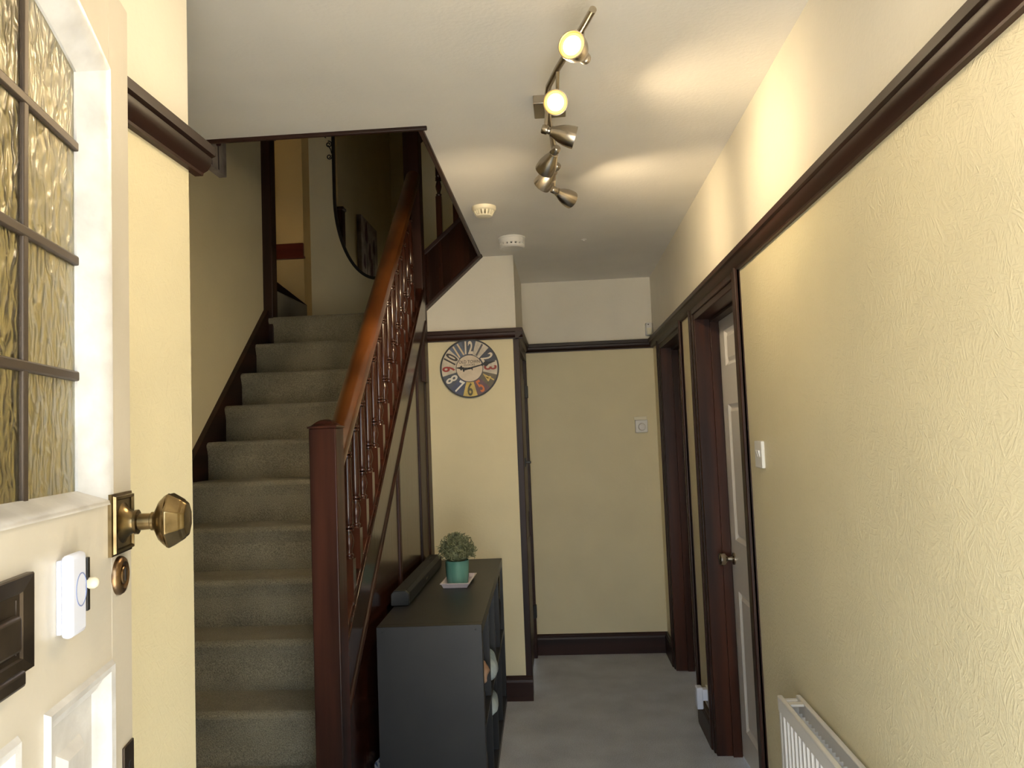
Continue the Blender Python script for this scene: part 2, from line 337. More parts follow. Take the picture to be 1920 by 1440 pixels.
# ------------------------------------------------------------------ internal doors in the right wall
def inner_door(name, y0, y1, label, aw_far, aw_near):
    d = bpy.data.objects.new(name, None); COL.objects.link(d); d.location = (XR, (y0+y1)/2, 0); struct(d, label, 'door')
    pr = .02
    def arch(a, b, z0, z1, hz=False):
        m = MB()
        m.box(XR-pr*.7, XR+.004, a, b, z0, z1)
        # raised outer bead
        if hz: m.box(XR-pr, XR, a, b, z1-.022, z1)
        elif a >= y1: m.box(XR-pr, XR, b-.022, b, z0, z1)
        else: m.box(XR-pr, XR, a, a+.022, z0, z1)
        return m.build('architrave', 'wood', d, bevel=.004)
    arch(y1, y1+aw_far, 0, 2.0); arch(y0-aw_near, y0, 0, 2.0); arch(y0, y1, DH, 2.03, True)
    # jamb lining with door stop
    for a, b in ((y1-.028, y1+.001), (y0-.001, y0+.028)):
        MB().box(XR-.008, XR+.145, a, b, 0, DH).build('jamb', 'reveal', d, bevel=.003)
    MB().box(XR-.008, XR+.145, y0+.028, y1-.028, DH-.028, DH).build('jamb', 'wood_y', d, bevel=.003)
    MB().box(XR+.06, XR+.1, y1-.043, y1-.028, 0, DH-.028).build('door_stop', 'reveal', d, bevel=.002)
    MB().box(XR+.06, XR+.1, y0+.028, y1-.043, DH-.043, DH-.028).build('door_stop', 'wood_y', d, bevel=.002)
    # six panel leaf
    X0 = XR+.102; X1 = X0+.035; a = y0+.031; b = y1-.031; zt = DH-.032; st = .1; mid = (a+b)/2
    lf = MB()
    for p, q_ in ((a, a+st), (b-st, b), (mid-.045, mid+.045)): lf.box(X0, X1, p, q_, .008, zt)
    zr = [(.008, .14), (.735, .955), (1.545, 1.715), (1.87, zt)]
    for p, q_ in zr:
        lf.box(X0, X1, a+st, mid-.045, p, q_); lf.box(X0, X1, mid+.045, b-st, p, q_)
    leaf = lf.build('door_leaf', 'white', d)
    for p, q_ in ((a+st, mid-.045), (mid+.045, b-st)):
        for k in range(3):
            z0, z1 = zr[k][1], zr[k+1][0]
            def ring(i, x): return [(x, p+i, z0+i), (x, q_-i, z0+i), (x, q_-i, z1-i), (x, p+i, z1-i)]
            m = MB().sweep([ring(-.004, X0+.03), ring(0, X0+.001), ring(.012, X0+.010), ring(.018, X0+.012), ring(.03, X0+.005), ring(.032, X0+.004)], caps=True)
            m.build('panel', 'white', leaf)
    return d, X0, b
d1, x0_, b_ = inner_door('door_1', D1[0], D1[1], 'white panelled door in dark frame, next to the end wall', .065, .065)
d2, x0_, b_ = inner_door('door_2', D2[0], D2[1], 'white six-panel door with round knob, beside the light switch', .06, .075)
for d, y1 in ((d1, D1[0]+.09), (d2, D2[1]-.09)):
    k = MB().lathe([(.026, 0), (.026, .006), (.022, .009), (.012, .012), (.010, .03), (.016, .036), (.026, .042), (.030, .052), (.029, .062), (.022, .068), (.008, .070)], (x0_, y1, .868), (-1, 0, 0), 20)
    k.build('door_knob', 'steel', d, smooth=True)

# understair cupboard door
d4 = bpy.data.objects.new('door_4', None); COL.objects.link(d4); d4.location = (XC, 4.7, 0); struct(d4, 'dark wooden understair cupboard door beside the clock wall', 'door')
MB().box(XC-.02, XC+.016, YC-.001, CD[0]+.005, 0, 1.985).build('architrave', 'wood', d4, bevel=.003)
MB().box(XC-.02, XC+.016, CD[1]-.005, YF-.03, 0, 1.985).build('architrave', 'wood', d4, bevel=.003)
MB().box(XC-.02, XC+.016, CD[0], CD[1], 1.925, 1.985).build('architrave', 'wood_y', d4, bevel=.003)
lf = MB().box(XC-.03, XC-.004, CD[0]+.006, CD[1]-.006, .01, 1.925).build('door_leaf', 'wood', d4, bevel=.003)
for z0, z1 in ((.12, .8), (.95, 1.8)): MB().box(XC-.006, XC+.003, CD[0]+.09, CD[1]-.09, z0, z1).build('panel', 'wood', lf, bevel=.004)
MB().box(XC, XC+.022, CD[0]+.01, CD[0]+.05, 1.26, 1.31).box(XC+.016, XC+.05, CD[0]+.022, CD[0]+.036, 1.278, 1.292).build('latch', 'black', d4, bevel=.003)
for z in (.3, 1.72): MB().box(XC, XC+.022, CD[1]-.03, CD[1]+.02, z-.04, z+.04).build('hinge', 'black', d4, bevel=.003)

# ------------------------------------------------------------------ staircase
st = thing('staircase', 'carpeted dark wood staircase with turned balusters and square newel', 'staircase', (-1.2, 2.32, 0))
XA, XB = -1.7195, -.752
def step_mesh(x0, x1, y, z, rise, go):
    rr = .022; ov = .012
    pr = [(y+go+.03, z-rise-.01), (y+.002, z-rise-.01), (y+.004, z-.07), (y-ov*.3, z-.045)]
    for i in range(7):
        t = math.pi*1.0 - i*(math.pi/2)/6
        pr.append((y-ov+rr+rr*math.cos(t), z-rr+rr*math.sin(t)))
    pr += [(y+go*.5, z+.001), (y+go+.03, z)]
    m = MB().prism(pr, 'x', x0, x1)
    return m
for n in range(1, 13):
    step_mesh(XA, XB, Y0+n*GO, n*RISE, RISE, GO if n < 12 else .1).build('step', 'stair', st, bevel=.008, seg=2, angle=50)
MB().box(XA, XB, Y0+12*GO+.05, YB, 2.05, 12*RISE-.0005).build('landing', 'stair', st)
# string boards
def line(c, y): return SL*y+c
yb0, yb1 = 2.40, 4.12
MB().prism([(2.1, 0), (2.1, line(-1.725, 2.1)), (4.46, line(-1.725, 4.46)), (4.46, 1.9), (2.5, 0)], 'x', XS-.002, XA+.004).build('wall_string', 'wood_y', st, bevel=.002)
cO = -1.405
MB().prism([(yb0, line(cO, yb0)), (yb1, line(cO, yb1)), (yb1, line(-1.585, yb1)), (yb0, line(-1.585, yb0))], 'x', -.766, -.712).build('string_board', 'spandrel', st, bevel=.004)
# moulding under the string: rounded strip along the slope
def slope_prism(c_top, c_bot, x0, x1, ya, yb): return MB().prism([(ya, line(c_top, ya)), (yb, line(c_top, yb)), (yb, line(c_bot, yb)), (ya, line(c_bot, ya))], 'x', x0, x1)
slope_prism(-1.583, -1.612, -.75, -.704, yb0, yb1).build('moulding', 'wood_y', st, bevel=.009, seg=3)
slope_prism(-1.612, -1.655, -.75, -.726, yb0, yb1).build('moulding', 'wood_y', st, bevel=.006, seg=3)
slope_prism(-1.655, -1.685, -.75, -.734, yb0, yb1).build('moulding', 'wood_y', st, bevel=.006, seg=3)
# inner string on the stair side
slope_prism(cO, -2.05, -.766, -.748, yb0, 4.2).build('inner_string', 'wood_y', st)
# recessed panelling below
def panel_board(y0, y1, name):
    MB().prism([(y0, 0), (y1, 0), (y1, line(-1.65, y1)), (y0, line(-1.65, y0))], 'x', -.756, -.747).build(name, 'spandrel', st, bevel=.002)
panel_board(2.39, 3.455, 'panel'); panel_board(3.457, 3.99, 'panel')
for yy in (3.456,): MB().box(-.756, -.739, yy-.017, yy+.017, 0, line(-1.67, yy)).build('batten', 'wood', st, bevel=.005)
MB().box(-.77, -.739, 3.985, YC+.002, 0, 2.16).build('end_stile', 'wood', st, bevel=.004)
MB().box(-.77, -.7305, 4.17, YC, 0, 2.2).build('corner_post', 'wood', st, bevel=.006)
# newel
NX0, NX1, NY0, NY1 = -.7755, -.69, 2.32, 2.406
nw = MB().box(NX0, NX1, NY0, NY1, 0, 1.494).build('newel_post', 'newel', st, bevel=.004)
cp = MB().box(NX0-.003, NX1+.003, NY0-.003, NY1+.003, 1.494, 1.500)
cx, cy = (NX0+NX1)/2, (NY0+NY1)/2
def sq(h, z): return [(cx-h, cy-h, z), (cx+h, cy-h, z), (cx+h, cy+h, z), (cx-h, cy+h, z)]
cp.sweep([sq(.044, 1.5), sq(.036, 1.503), sq(.028, 1.510), sq(.018, 1.518), sq(.008, 1.5215)])
cp.build('newel_cap', 'newel', nw, smooth=True, angle=50)
# top newel
PX0, PX1, PY0, PY1 = -.806, -.718, 4.10, 4.19
tn = MB().box(PX0, PX1, PY0, PY1, 1.75, 3.46).build('newel_post', 'wood', st, bevel=.004)
MB().box(PX0-.01, PX1+.01, PY0-.01, PY1+.01, 3.46, 3.49).build('newel_cap', 'wood', tn, bevel=.006)
# handrail (rounded profile, sheared along the slope)
def bx(y): return -.738-.0107*(y-2.6)
prof = [(-.036, -.012), (-.038, .006), (-.034, .020), (-.022, .030), (-.008, .034), (.008, .034), (.022, .030), (.034, .020), (.038, .006), (.036, -.012), (.026, -.018), (.022, -.034), (-.022, -.034), (-.026, -.018)]
def rail_sec(y, c): return [(bx(y)+a, y-b*.55, line(c, y)+b) for a, b in prof]
MB().sweep([rail_sec(2.404, -.785), rail_sec(4.105, -.785)]).build('handrail', 'rail', st, smooth=True, angle=28)
# balusters
def baluster(h=.632, sq_=.0175, b0=.15):
    m = MB().box(-sq_, sq_, -sq_, sq_, -.03, b0)
    top = h
    p = [(.0165, b0-.004), (.0135, b0+.004), (.0165, b0+.010), (.0165, b0+.014), (.011, b0+.018), (.0105, b0+.026), (.015, b0+.042), (.018, b0+.058), (.0155, b0+.074), (.011, b0+.086),
         (.011, b0+.090), (.018, b0+.093), (.018, b0+.099), (.012, b0+.102), (.0175, b0+.105), (.0175, b0+.111), (.013, b0+.114), (.0165, b0+.122), (.0165, b0+.2), (.0135, top-.150), (.0125, top-.142),
         (.0175, top-.139), (.0175, top-.133), (.012, top-.130), (.018, top-.127), (.018, top-.121), (.011, top-.117), (.012, top-.108), (.0175, top-.092), (.0165, top-.078), (.011, top-.064), (.0105, top-.058), (.016, top-.055), (.016, top-.050), (.012, top-.046), (.0165, top-.040), (.0165, top+.02)]
    return m.lathe(p, seg=14)
b0 = None
for k in range(14):
    y = 2.604+k*.1029; x = bx(y); zb = line(-1.42, y)
    if y > 3.98: break
    if b0 is None:
        b0 = baluster().build('baluster', 'bal', st, smooth=True, local=True, angle=40); o = b0
    else:
        o = b0.copy(); COL.objects.link(o)
    o.location = Vector((x, y, zb)) - st.location
# sloping bottoms: fillet strip the balusters stand on
slope_prism(-1.395, -1.43, -.757, -.722, yb0, 4.11).build('base_rail', 'bal', st, bevel=.003)
# upper flight to the right
us = [(-.79, 2.115), (-.402, 2.460), (-.402, 2.775), (-.79, 2.44)]
MB().prism(us, 'y', 4.232, YC+.002).build('upper_string', 'spandrel', st, bevel=.003)
for dz, tk, fy in ((.0, .022, 4.222), ): 
    MB().prism([(-.79, 2.44-tk), (-.402, 2.775-tk), (-.402, 2.775+.004), (-.79, 2.44+.004)], 'y', fy, YC+.02).build('upper_string_bead', 'wood_x', st, bevel=.003)
    MB().prism([(-.79, 2.115-.004), (-.402, 2.460-.004), (-.402, 2.460+.016), (-.79, 2.115+.016)], 'y', fy, YC+.004).build('upper_string_bead', 'wood_x', st, bevel=.003)
for i in range(3):
    x = -.75+i*GO; z = 2.202+(i+1)*RISE
    MB().box(x, x+GO+.02, YC+.092, YB, z-.05-(RISE if i == 0 else RISE), z).build('upper_step', 'stair', st, bevel=.012)
ub = baluster(.70, .0165, .23)
for x in (-.638, -.542):
    if x == -.638: o = ub.build('upper_baluster', 'bal', st, smooth=True, local=True, angle=40); u1 = o
    else: o = u1.copy(); COL.objects.link(o)
    o.location = Vector((x, 4.262, 2.45+(x+.79)*.865)) - st.location
MB().prism([(-.76, 3.115), (-.36, 3.115+.4*.865), (-.36, 3.185+.4*.865), (-.76, 3.185)], 'y', 4.225, 4.295).build('upper_handrail', 'wood_x', st, bevel=.012, seg=3)
# left passage steps
for i in range(4):
    x = -1.70-i*GO; z = 2.202+(i+1)*RISE
    MB().box(x-GO-.02, x, 4.47, 5.13, z-.06-RISE, z).build('passage_step', 'stair', st, bevel=.014)
MB().prism([(-1.704, 2.385), (-2.30, 2.88), (-2.30, 2.40), (-1.704, 2.20)], 'y', 5.112, 5.132).build('passage_string', 'wood_x', st, bevel=.003)
pn = MB().box(-1.775, -1.688, 4.455, 4.535, 2.0, 3.31).build('newel_post', 'wood', st, bevel=.004)
MB().box(-1.785, -1.678, 4.447, 4.543, 3.31, 3.335).build('newel_cap', 'wood', pn, bevel=.006)
st['label'] = 'carpeted dark wood staircase with turned balusters and square newel post'

# wooden band on the peach wall
struct(MB().box(-3.3, -1.716, 5.108, 5.132, 2.722, 2.815).box(-3.3, -1.708, 5.098, 5.132, 2.708, 2.724).build('trim_8', 'redband', bevel=.003), 'red brown wooden band on the peach landing wall', 'trim')

# ------------------------------------------------------------------ front door (open, seen from outside)
A = R(13); fd = bpy.data.objects.new('door_3', None); COL.objects.link(fd)
fd.location = (-.537, .93, 0); fd.rotation_euler = (0, 0, A)
struct(fd, 'open cream front door with leaded glass, brass knob and letter plate', 'door')
DW = .81
def L(m, name, mat, parent=fd, **k): return m.build(name, mat, parent, local=True, **k)
def archz(s, e=0): return 1.936+e-.55*(s+.405)**2
gy0, gy1 = -.702, -.108                                    # glass edges
oy0, oy1 = -.738, -.072                                    # moulding outer edges
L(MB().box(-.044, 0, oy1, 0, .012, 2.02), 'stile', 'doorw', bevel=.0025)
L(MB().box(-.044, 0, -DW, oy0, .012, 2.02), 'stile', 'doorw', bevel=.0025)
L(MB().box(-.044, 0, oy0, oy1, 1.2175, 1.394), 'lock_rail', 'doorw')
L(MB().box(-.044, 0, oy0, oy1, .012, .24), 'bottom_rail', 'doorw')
ys = [oy0+(oy1-oy0)*i/16 for i in range(17)]
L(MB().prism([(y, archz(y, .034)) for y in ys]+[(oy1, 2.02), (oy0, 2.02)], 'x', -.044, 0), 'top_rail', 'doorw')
# sloping glazing beads, four sides, with the arched head
def bead(path_out, path_in, name):
    sec = []
    for (a, za), (b, zb) in zip(path_out, path_in):
        sec.append([(.003, a, za), (.002, a*.75+b*.25, za*.75+zb*.25), (-.006, a*.5+b*.5, za*.5+zb*.5), (-.018, a*.15+b*.85, za*.15+zb*.85), (-.022, b, zb), (-.03, b, zb), (-.03, a, za)])
    return L(MB().sweep(sec), name, 'mold', smooth=True, angle=50)
zb0, zb1 = 1.394, 1.412
bead([(oy1, zb0), (oy1, archz(oy1, .034))], [(gy1, zb1), (gy1, archz(gy1))], 'glazing_bead')
bead([(oy0, zb0), (oy0, archz(oy0, .034))], [(gy0, zb1), (gy0, archz(gy0))], 'glazing_bead')
bead([(oy0, zb0), (oy1, zb0)], [(gy0, zb1), (gy1, zb1)], 'glazing_bead')
bead([(y, archz(y, .034)) for y in ys], [(gy0+(gy1-gy0)*i/16, archz(gy0+(gy1-gy0)*i/16)) for i in range(17)], 'glazing_bead')
# leaded panes
cols = [gy1+.004, -.2334, -.357, -.48, -.60, gy0-.004]; rows = [zb1-.004, 1.539, 1.669, 1.80, None]
for i in range(5):
    for j in range(4):
        a, b = cols[i+1], cols[i]
        if j < 3: poly = [(a, rows[j]), (b, rows[j]), (b, rows[j+1]), (a, rows[j+1])]
        else: poly = [(a, rows[3]), (b, rows[3])]+[(b+(a-b)*k/4, archz(b+(a-b)*k/4, .004)) for k in range(5)]
        L(MB().prism(poly, 'x', -.029, -.025), 'pane', 'glass')
for y in cols[1:5]: L(MB().box(-.032, -.021, y-.0055, y+.0055, zb1-.003, archz(y, .003)), 'lead_came', 'lead', bevel=.002)
for z in rows[1:4]: L(MB().box(-.0325, -.0205, gy0-.003, gy1+.003, z-.0055, z+.0055), 'lead_came', 'lead', bevel=.002)
# lower panels, three across
pz0, pz1 = .24, 1.2175
pe = [(-.248, -.072), (-.490, -.300), (-.738, -.542)]
for i, (a, b) in enumerate(pe):
    def ring(k, x): return [(x, a+k, pz0+k), (x, b-k, pz0+k), (x, b-k, pz1-k), (x, a+k, pz1-k)]
    L(MB().sweep([ring(-.004, -.03), ring(-.001, .0), ring(.003, .005), ring(.010, .003), ring(.016, -.004), ring(.024, -.008), ring(.028, -.012), ring(.058, -.013), ring(.066, -.006), ring(.068, -.005)]), 'door_panel', 'mold', smooth=True, angle=25)
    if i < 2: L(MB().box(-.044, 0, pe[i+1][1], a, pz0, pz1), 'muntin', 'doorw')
# knob
rs, rz = -.047, 1.3695
kn = L(MB().sweep([[(x, rs+sy*h, rz+sz*h) for sy, sz in ((-1, -1), (1, -1), (1, 1), (-1, 1))] for x, h in ((-.001, .0355), (.004, .0355), (.005, .033), (.008, .032), (.0085, .029), (.006, .0275), (.006, .026))]), 'knob_rose', 'brass', smooth=True, angle=30)
L(MB().lathe([(.026, .005), (.020, .008), (.014, .014), (.0125, .018), (.0145, .019), (.0145, .022), (.010, .023), (.0095, .036), (.011, .037), (.011, .040), (.014, .042), (.024, .047), (.030, .053), (.0318, .0565)], (0, rs, rz), (1, 0, 0), 24), 'knob_neck', 'brass', kn, smooth=True, angle=50)
L(MB().lathe([(.0325, .0555), (.0345, .059), (.026, .072), (.0235, .074), (.0225, .0755), (.02, .078), (.004, .0795)], (0, rs, rz), (1, 0, 0), 8, math.pi/8), 'knob', 'brass', kn, bevel=.0012)
lk = L(MB().lathe([(.0225, -.001), (.0225, .003), (.0205, .006), (.016, .0075), (.0125, .0055), (.0122, .004), (.0105, .004), (.0105, .0065), (.0095, .0075), (.002, .0075)], (0, -.0485, 1.3085), (1, 0, 0), 28), 'rim_lock', 'copper', smooth=True, angle=40)
L(MB().box(.0072, .0082, -.0495, -.0475, 1.302, 1.316), 'keyway', 'black', lk)
# bell push
bl = L(MB().box(.0, .0045, -.2225, -.190, 1.282, 1.352), 'doorbell', 'bluew', bevel=.001)
L(MB().box(.0045, .0155, -.2255, -.187, 1.278, 1.357), 'doorbell_body', 'bluew', bl, bevel=.005, seg=3)
rg = MB()
cyl, czl = -.2025, 1.321
sec = []
for i in range(33):
    t = 2*math.pi*i/32
    sec.append([(.0153+h, cyl+math.cos(t)*r*.8, czl+math.sin(t)*r) for r, h in ((.0165, 0), (.0165, .0006), (.0153, .0006), (.0153, 0))])
L(rg.sweep(sec, caps=False), 'button_ring', 'ringblue', bl)
L(MB().box(0, .004, -.1535, -.1465, 1.290, 1.345), 'old_bell_strip', 'black', bl, bevel=.001)
L(MB().lathe([(.006, 0), (.006, .006), (.004, .009), (.0015, .010)], (.003, -.149, 1.318), (1, 0, 0), 14), 'old_bell_button', 'cream_plastic', bl, smooth=True)
# letter plate
ly0, ly1, lz0, lz1 = -.555, -.283, 1.2705, 1.3525
def lpr(k, x): return [(x, ly0+k, lz0+k*.62), (x, ly1-k, lz0+k*.62), (x, ly1-k, lz1-k*.72), (x, ly0+k, lz1-k*.72)]
lp = MB().sweep([lpr(0, -.001), lpr(0, .0055), lpr(.0015, .007), lpr(.019, .0055), lpr(.021, .0035), lpr(.027, .0035), lpr(.028, -.001), lpr(0, -.001)], caps=False)
lpo = L(lp, 'letter_plate', 'bronze')
L(MB().box(-.002, .003, ly0+.026, ly1-.026, lz0+.014, lz1-.018), 'letter_flap', 'bronze', lpo, bevel=.001)
L(MB().sweep([[(x, a, lz0+.022), (x, b, lz0+.022), (x, b, lz1-.03), (x, a, lz1-.03)] for x, a, b in ((.003, ly0+.032, ly1-.033), (.013, ly0+.036, ly1-.037))]), 'letter_flap_raised', 'bronze', lpo, bevel=.003)
L(MB().box(0, .010, ly0+.02, ly1-.022, lz0-.010, lz0+.004), 'letter_lip', 'bronze', lpo, bevel=.003)
esc = L(MB().box(0, .003, -.040, -.006, 1.02, 1.107), 'keyhole_plate', 'bronze', bevel=.001)
L(MB().lathe([(.004, 0), (.004, .0006)], (.003, -.022, 1.082), (1, 0, 0), 14).box(.003, .0036, -.024, -.020, 1.066, 1.082), 'keyhole', 'black', esc)

# ------------------------------------------------------------------ track light
tl = thing('ceiling_track_light', 'brushed nickel bar of six lit spotlights on the ceiling', 'ceiling light', (.008, 2.29, H))
BZ = 2.385
MB().box(-.042, .056, 2.235, 2.347, 2.432, H+.001).build('base_plate', 'steel', tl, bevel=.003)
MB().tube([(.006, 2.28, 2.434), (.006, 2.28, BZ)], .006, 10).build('mount_rod', 'steel', tl, smooth=True)
barp = [(.110, 1.655, BZ), (.095, 1.71, BZ), (.031, 1.92, BZ), (.006, 2.02, BZ), (-.002, 2.12, BZ), (.002, 2.24, BZ), (.010, 2.36, BZ), (.014, 2.48, BZ), (.016, 2.60, BZ), (.018, 2.72, BZ)]
MB().tube(barp, .0085, 12).build('bar', 'steel', tl, smooth=True)
heads = [((.089, 1.745), (.095, 1.748, 2.318), (-.36, -.92, -.10)), ((.031, 1.92), (.028, 2.0, 2.333), (-.07, -.90, -.42)), ((-.001, 2.15), (-.020, 2.150, 2.322), (.95, .10, -.30)),
         ((.010, 2.33), (.026, 2.335, 2.335), (-.42, .74, -.44)), ((.014, 2.47), (.028, 2.475, 2.33), (-.55, .62, -.44)), ((.018, 2.68), (.002, 2.69, 2.318), (.70, .66, -.25))]
hp = [(.003, 0), (.0095, .001), (.0115, .004), (.0115, .015), (.009, .017), (.009, .022), (.0125, .024), (.0135, .03), (.0205, .046), (.0255, .062), (.0275, .078), (.0275, .086), (.0255, .0865), (.0235, .080), (.006, .066)]
for (bxx, byy), bk, dr in heads:
    bk = Vector(bk); dr = Vector(dr).normalized()
    piv = bk + dr*.03 if dr.y < -.5 else bk + dr*.012
    MB().tube([(bxx, byy, BZ), tuple(piv)], .0048, 8).build('stem', 'steel', tl, smooth=True)
    hd = MB().lathe([(r_*1.16, h_*1.16) for r_, h_ in hp], bk, dr, 24).build('spot_head', 'steel', tl, smooth=True, angle=40)
    MB().lathe([(r_*1.16, h_*1.16) for r_, h_ in ((.0185, .0785), (.0185, .0825), (.012, .0845), (.004, .0855))], bk, dr, 20).build('bulb', 'bulb', hd, smooth=True)
    MB().lathe([(r_*1.16, h_*1.16) for r_, h_ in ((.0245, .0785), (.0240, .0815), (.0185, .0828), (.018, .0785))], bk, dr, 20).build('bulb_rim', 'bulbrim', hd, smooth=True)
    ld = bpy.data.lights.new('spot_lamp', 'SPOT'); ld.energy = 8.5; ld.color = (1, .78, .48); ld.spot_size = R(130); ld.spot_blend = 1; ld.shadow_soft_size = .02
    lo = bpy.data.objects.new('spot_lamp', ld); COL.objects.link(lo); lo.parent = tl
    lo.location = bk+dr*.104-tl.location; lo.rotation_euler = dr.to_track_quat('-Z', 'Y').to_euler()

# ------------------------------------------------------------------ ceiling fittings
def detector(name, label, x, y, prof, mat, slots):
    t = thing(name, label, 'smoke detector', (x, y, H))
    MB().lathe(prof, (x, y, H+.001), (0, 0, -1), 36).build('housing', mat, t, smooth=True, angle=35)
    return t
sd1 = detector('smoke_detector', 'cream domed smoke detector with slotted rim, nearer the stairwell opening', -.300, 3.335, [(.054, 0), (.054, .012), (.050, .018), (.047, .020), (.036, .024), (.010, .025)], 'cream_plastic', 0)
for i in range(16):
    t = 2*math.pi*i/16
    c, s_ = math.cos(t), math.sin(t)
    m = MB().sweep([[Vector((-.300+c*r-s_*wd, 3.335+s_*r+c*wd, H-z)) for wd in (-.0042, .0042)] + [Vector((-.300+c*(r-.006)-s_*wd, 3.335+s_*(r-.006)+c*wd, H-z)) for wd in (.0042, -.0042)] for r, z in ((.046, .018), (.042, .030), (.036, .040))])
    m.build('rib', 'cream_plastic', sd1)
MB().lathe([(.036, .038), (.034, .042), (.026, .045), (.004, .046)], (-.300, 3.335, H), (0, 0, -1), 28).build('cap', 'cream_plastic', sd1, smooth=True, angle=35)
sd2 = detector('smoke_detector', 'white drum smoke detector near the clock wall', -.2125, 3.90, [(.070, 0), (.070, .006), (.067, .008), (.067, .034), (.060, .036)], 'plastic', 0)
MB().lathe([(.058, .034), (.058, .044)], (-.2125, 3.90, H), (0, 0, -1), 32).build('grille', 'bar', sd2)
for i in range(18):
    t = 2*math.pi*i/18; c, s_ = math.cos(t), math.sin(t)
    MB().sweep([[Vector((-.2125+c*r-s_*wd, 3.90+s_*r+c*wd, H-z)) for r, wd in ((.056, -.006), (.066, -.006), (.066, .006), (.056, .006))] for z in (.033, .045)]).build('rib', 'plastic', sd2)
MB().lathe([(.0665, .042), (.0655, .050), (.058, .056), (.02, .058), (.003, .058)], (-.2125, 3.90, H), (0, 0, -1), 36).build('cap', 'plastic', sd2, smooth=True, angle=35)
tag(recentre(MB().lathe([(.014, 0), (.014, .003), (.007, .005), (.003, .010), (.001, .010)], (.162, 4.01, H+.0005), (0, 0, -1), 18).build('ceiling_hook', 'plastic', smooth=True)), 'small white button fixing on the hall ceiling', 'hook')
# grille on the stair wall
vt = thing('wall_vent', 'small pale ridged vent high on the stair wall', 'vent', (XS, 3.66, 2.95))
MB().box(XS-.002, XS+.018, 3.56, 3.815, 2.95, 3.12).build('frame', 'cream_plastic', vt, bevel=.004)
for i in range(6): MB().box(XS+.016, XS+.026, 3.58+i*.038, 3.602+i*.038, 2.965, 3.105).build('slat', 'cream_plastic', vt, bevel=.003)

# ------------------------------------------------------------------ wall fittings
pr = thing('motion_sensor', 'white alarm motion sensor in the corner above the picture rail', 'sensor', (.607, YF, 2.062))
MB().box(.584, .630, YF-.045, YF+.001, 2.062, 2.148).build('housing', 'plastic', pr, bevel=.008, seg=3)
MB().box(.590, .622, YF-.051, YF-.040, 2.068, 2.112).build('lens', 'cream_plastic', pr, bevel=.008, seg=3)
MB().box(.598, .606, YF-.0465, YF-.044, 2.132, 2.138).build('indicator', 'black', pr)
th = thing('thermostat', 'square white dial thermostat on the end wall', 'thermostat', (.527, YF, 1.425))
MB().box(.487, .568, YF-.028, YF+.001, 1.425, 1.508).build('housing', 'plastic', th, bevel=.004)
MB().box(.482, .566, YF-.006, YF+.001, 1.508, 1.531).build('old_plate_edge', 'cream_plastic', th, bevel=.002)
MB().lathe([(.026, 0), (.026, .002), (.024, .003), (.023, .010), (.020, .013), (.004, .014)], (.530, YF-.027, 1.462), (0, -1, 0), 28).build('dial', 'white', th, smooth=True)
sw = thing('light_switch', 'white double rocker light switch on the right wall', 'light switch', (XR, 2.502, 1.315))
MB().box(XR-.010, XR+.001, 2.459, 2.545, 1.315, 1.401).build('plate', 'plastic', sw, bevel=.003)
for y in (2.489, 2.513): MB().sweep([[(XR-x, y-.008, z), (XR-x, y+.008, z), (XR-.008, y+.008, z), (XR-.008, y-.008, z)] for z, x in ((1.345, .0095), (1.371, .016))]).build('rocker', 'white', sw)
sk = thing('wall_socket', 'white socket plate low on the wall between the two white doors', 'socket', (XR, 3.70, .15))
MB().box(XR-.010, XR+.001, 3.655, 3.741, .155, .241).build('plate', 'plastic', sk, bevel=.003)
for z in (.172, .205): MB().box(XR-.0105, XR-.0095, 3.685, 3.711, z, z+.006).build('slot', 'black', sk)
ad = thing('plug_adapter', 'blocky white plug-in adapter sticking out of the low wall socket', 'adapter', (XR-.03, 3.70, .12))
MB().box(XR-.062, XR-.032, 3.672, 3.722, .150, .248).build('body', 'bluew', ad, bevel=.006, seg=3)
MB().box(XR-.034, XR-.009, 3.680, 3.714, .186, .238).build('plug', 'bluew', ad, bevel=.003)

# ------------------------------------------------------------------ radiator
rd = thing('radiator', 'white panel radiator with fluted front under the light switch', 'radiator', (.59, 1.7, .12))
RY0, RY1, RZ0, RZ1, RXF, RXB = 1.10, 2.205, .15, .705, .562, .612
pf = MB()
n = int((RY1-RY0-.05)/.033)
poly = [(RXF+.012, RY0)]
poly.append((RXF+.002, RY0))
yy = RY0+.03
while yy < RY1-.03:
    poly += [(RXF+.002, yy-.0105), (RXF+.009, yy-.0065), (RXF+.009, yy+.0065), (RXF+.002, yy+.0105)]; yy += .033
poly += [(RXF+.002, RY1), (RXF+.012, RY1)]
pf.prism(poly, 'z', RZ0+.035, RZ1-.035)
pf.box(RXF, RXF+.012, RY0, RY1, RZ1-.036, RZ1).box(RXF, RXF+.012, RY0, RY1, RZ0, RZ0+.036)
pf.build('front_panel', 'white', rd)
MB().box(RXB, RXB+.012, RY0, RY1, RZ0, RZ1).build('back_panel', 'white', rd, bevel=.003)
for y in (RY0, RY1-.018): MB().box(RXF+.001, RXB+.011, y, y+.018, RZ0+.005, RZ1-.004).build('end_cap', 'white', rd, bevel=.003)
fin = []
k = RY0+.03
fm = MB()
while k < RY1-.03:
    fm.box(RXF+.012, RXB, k, k+.0015, RZ0+.05, RZ1-.03); k += .025
fo = fm.build('convector_fins', 'white', rd); fo['kind'] = 'stuff'
MB().box(RXF-.001, RXF+.013, RY0-.001, RY1+.001, RZ1-.004, RZ1+.004).build('top_rim', 'white', rd, bevel=.003)
MB().box(RXB-.001, RXB+.0125, RY0-.001, RY1+.001, RZ1-.004, RZ1+.004).build('top_rim', 'white', rd, bevel=.003)
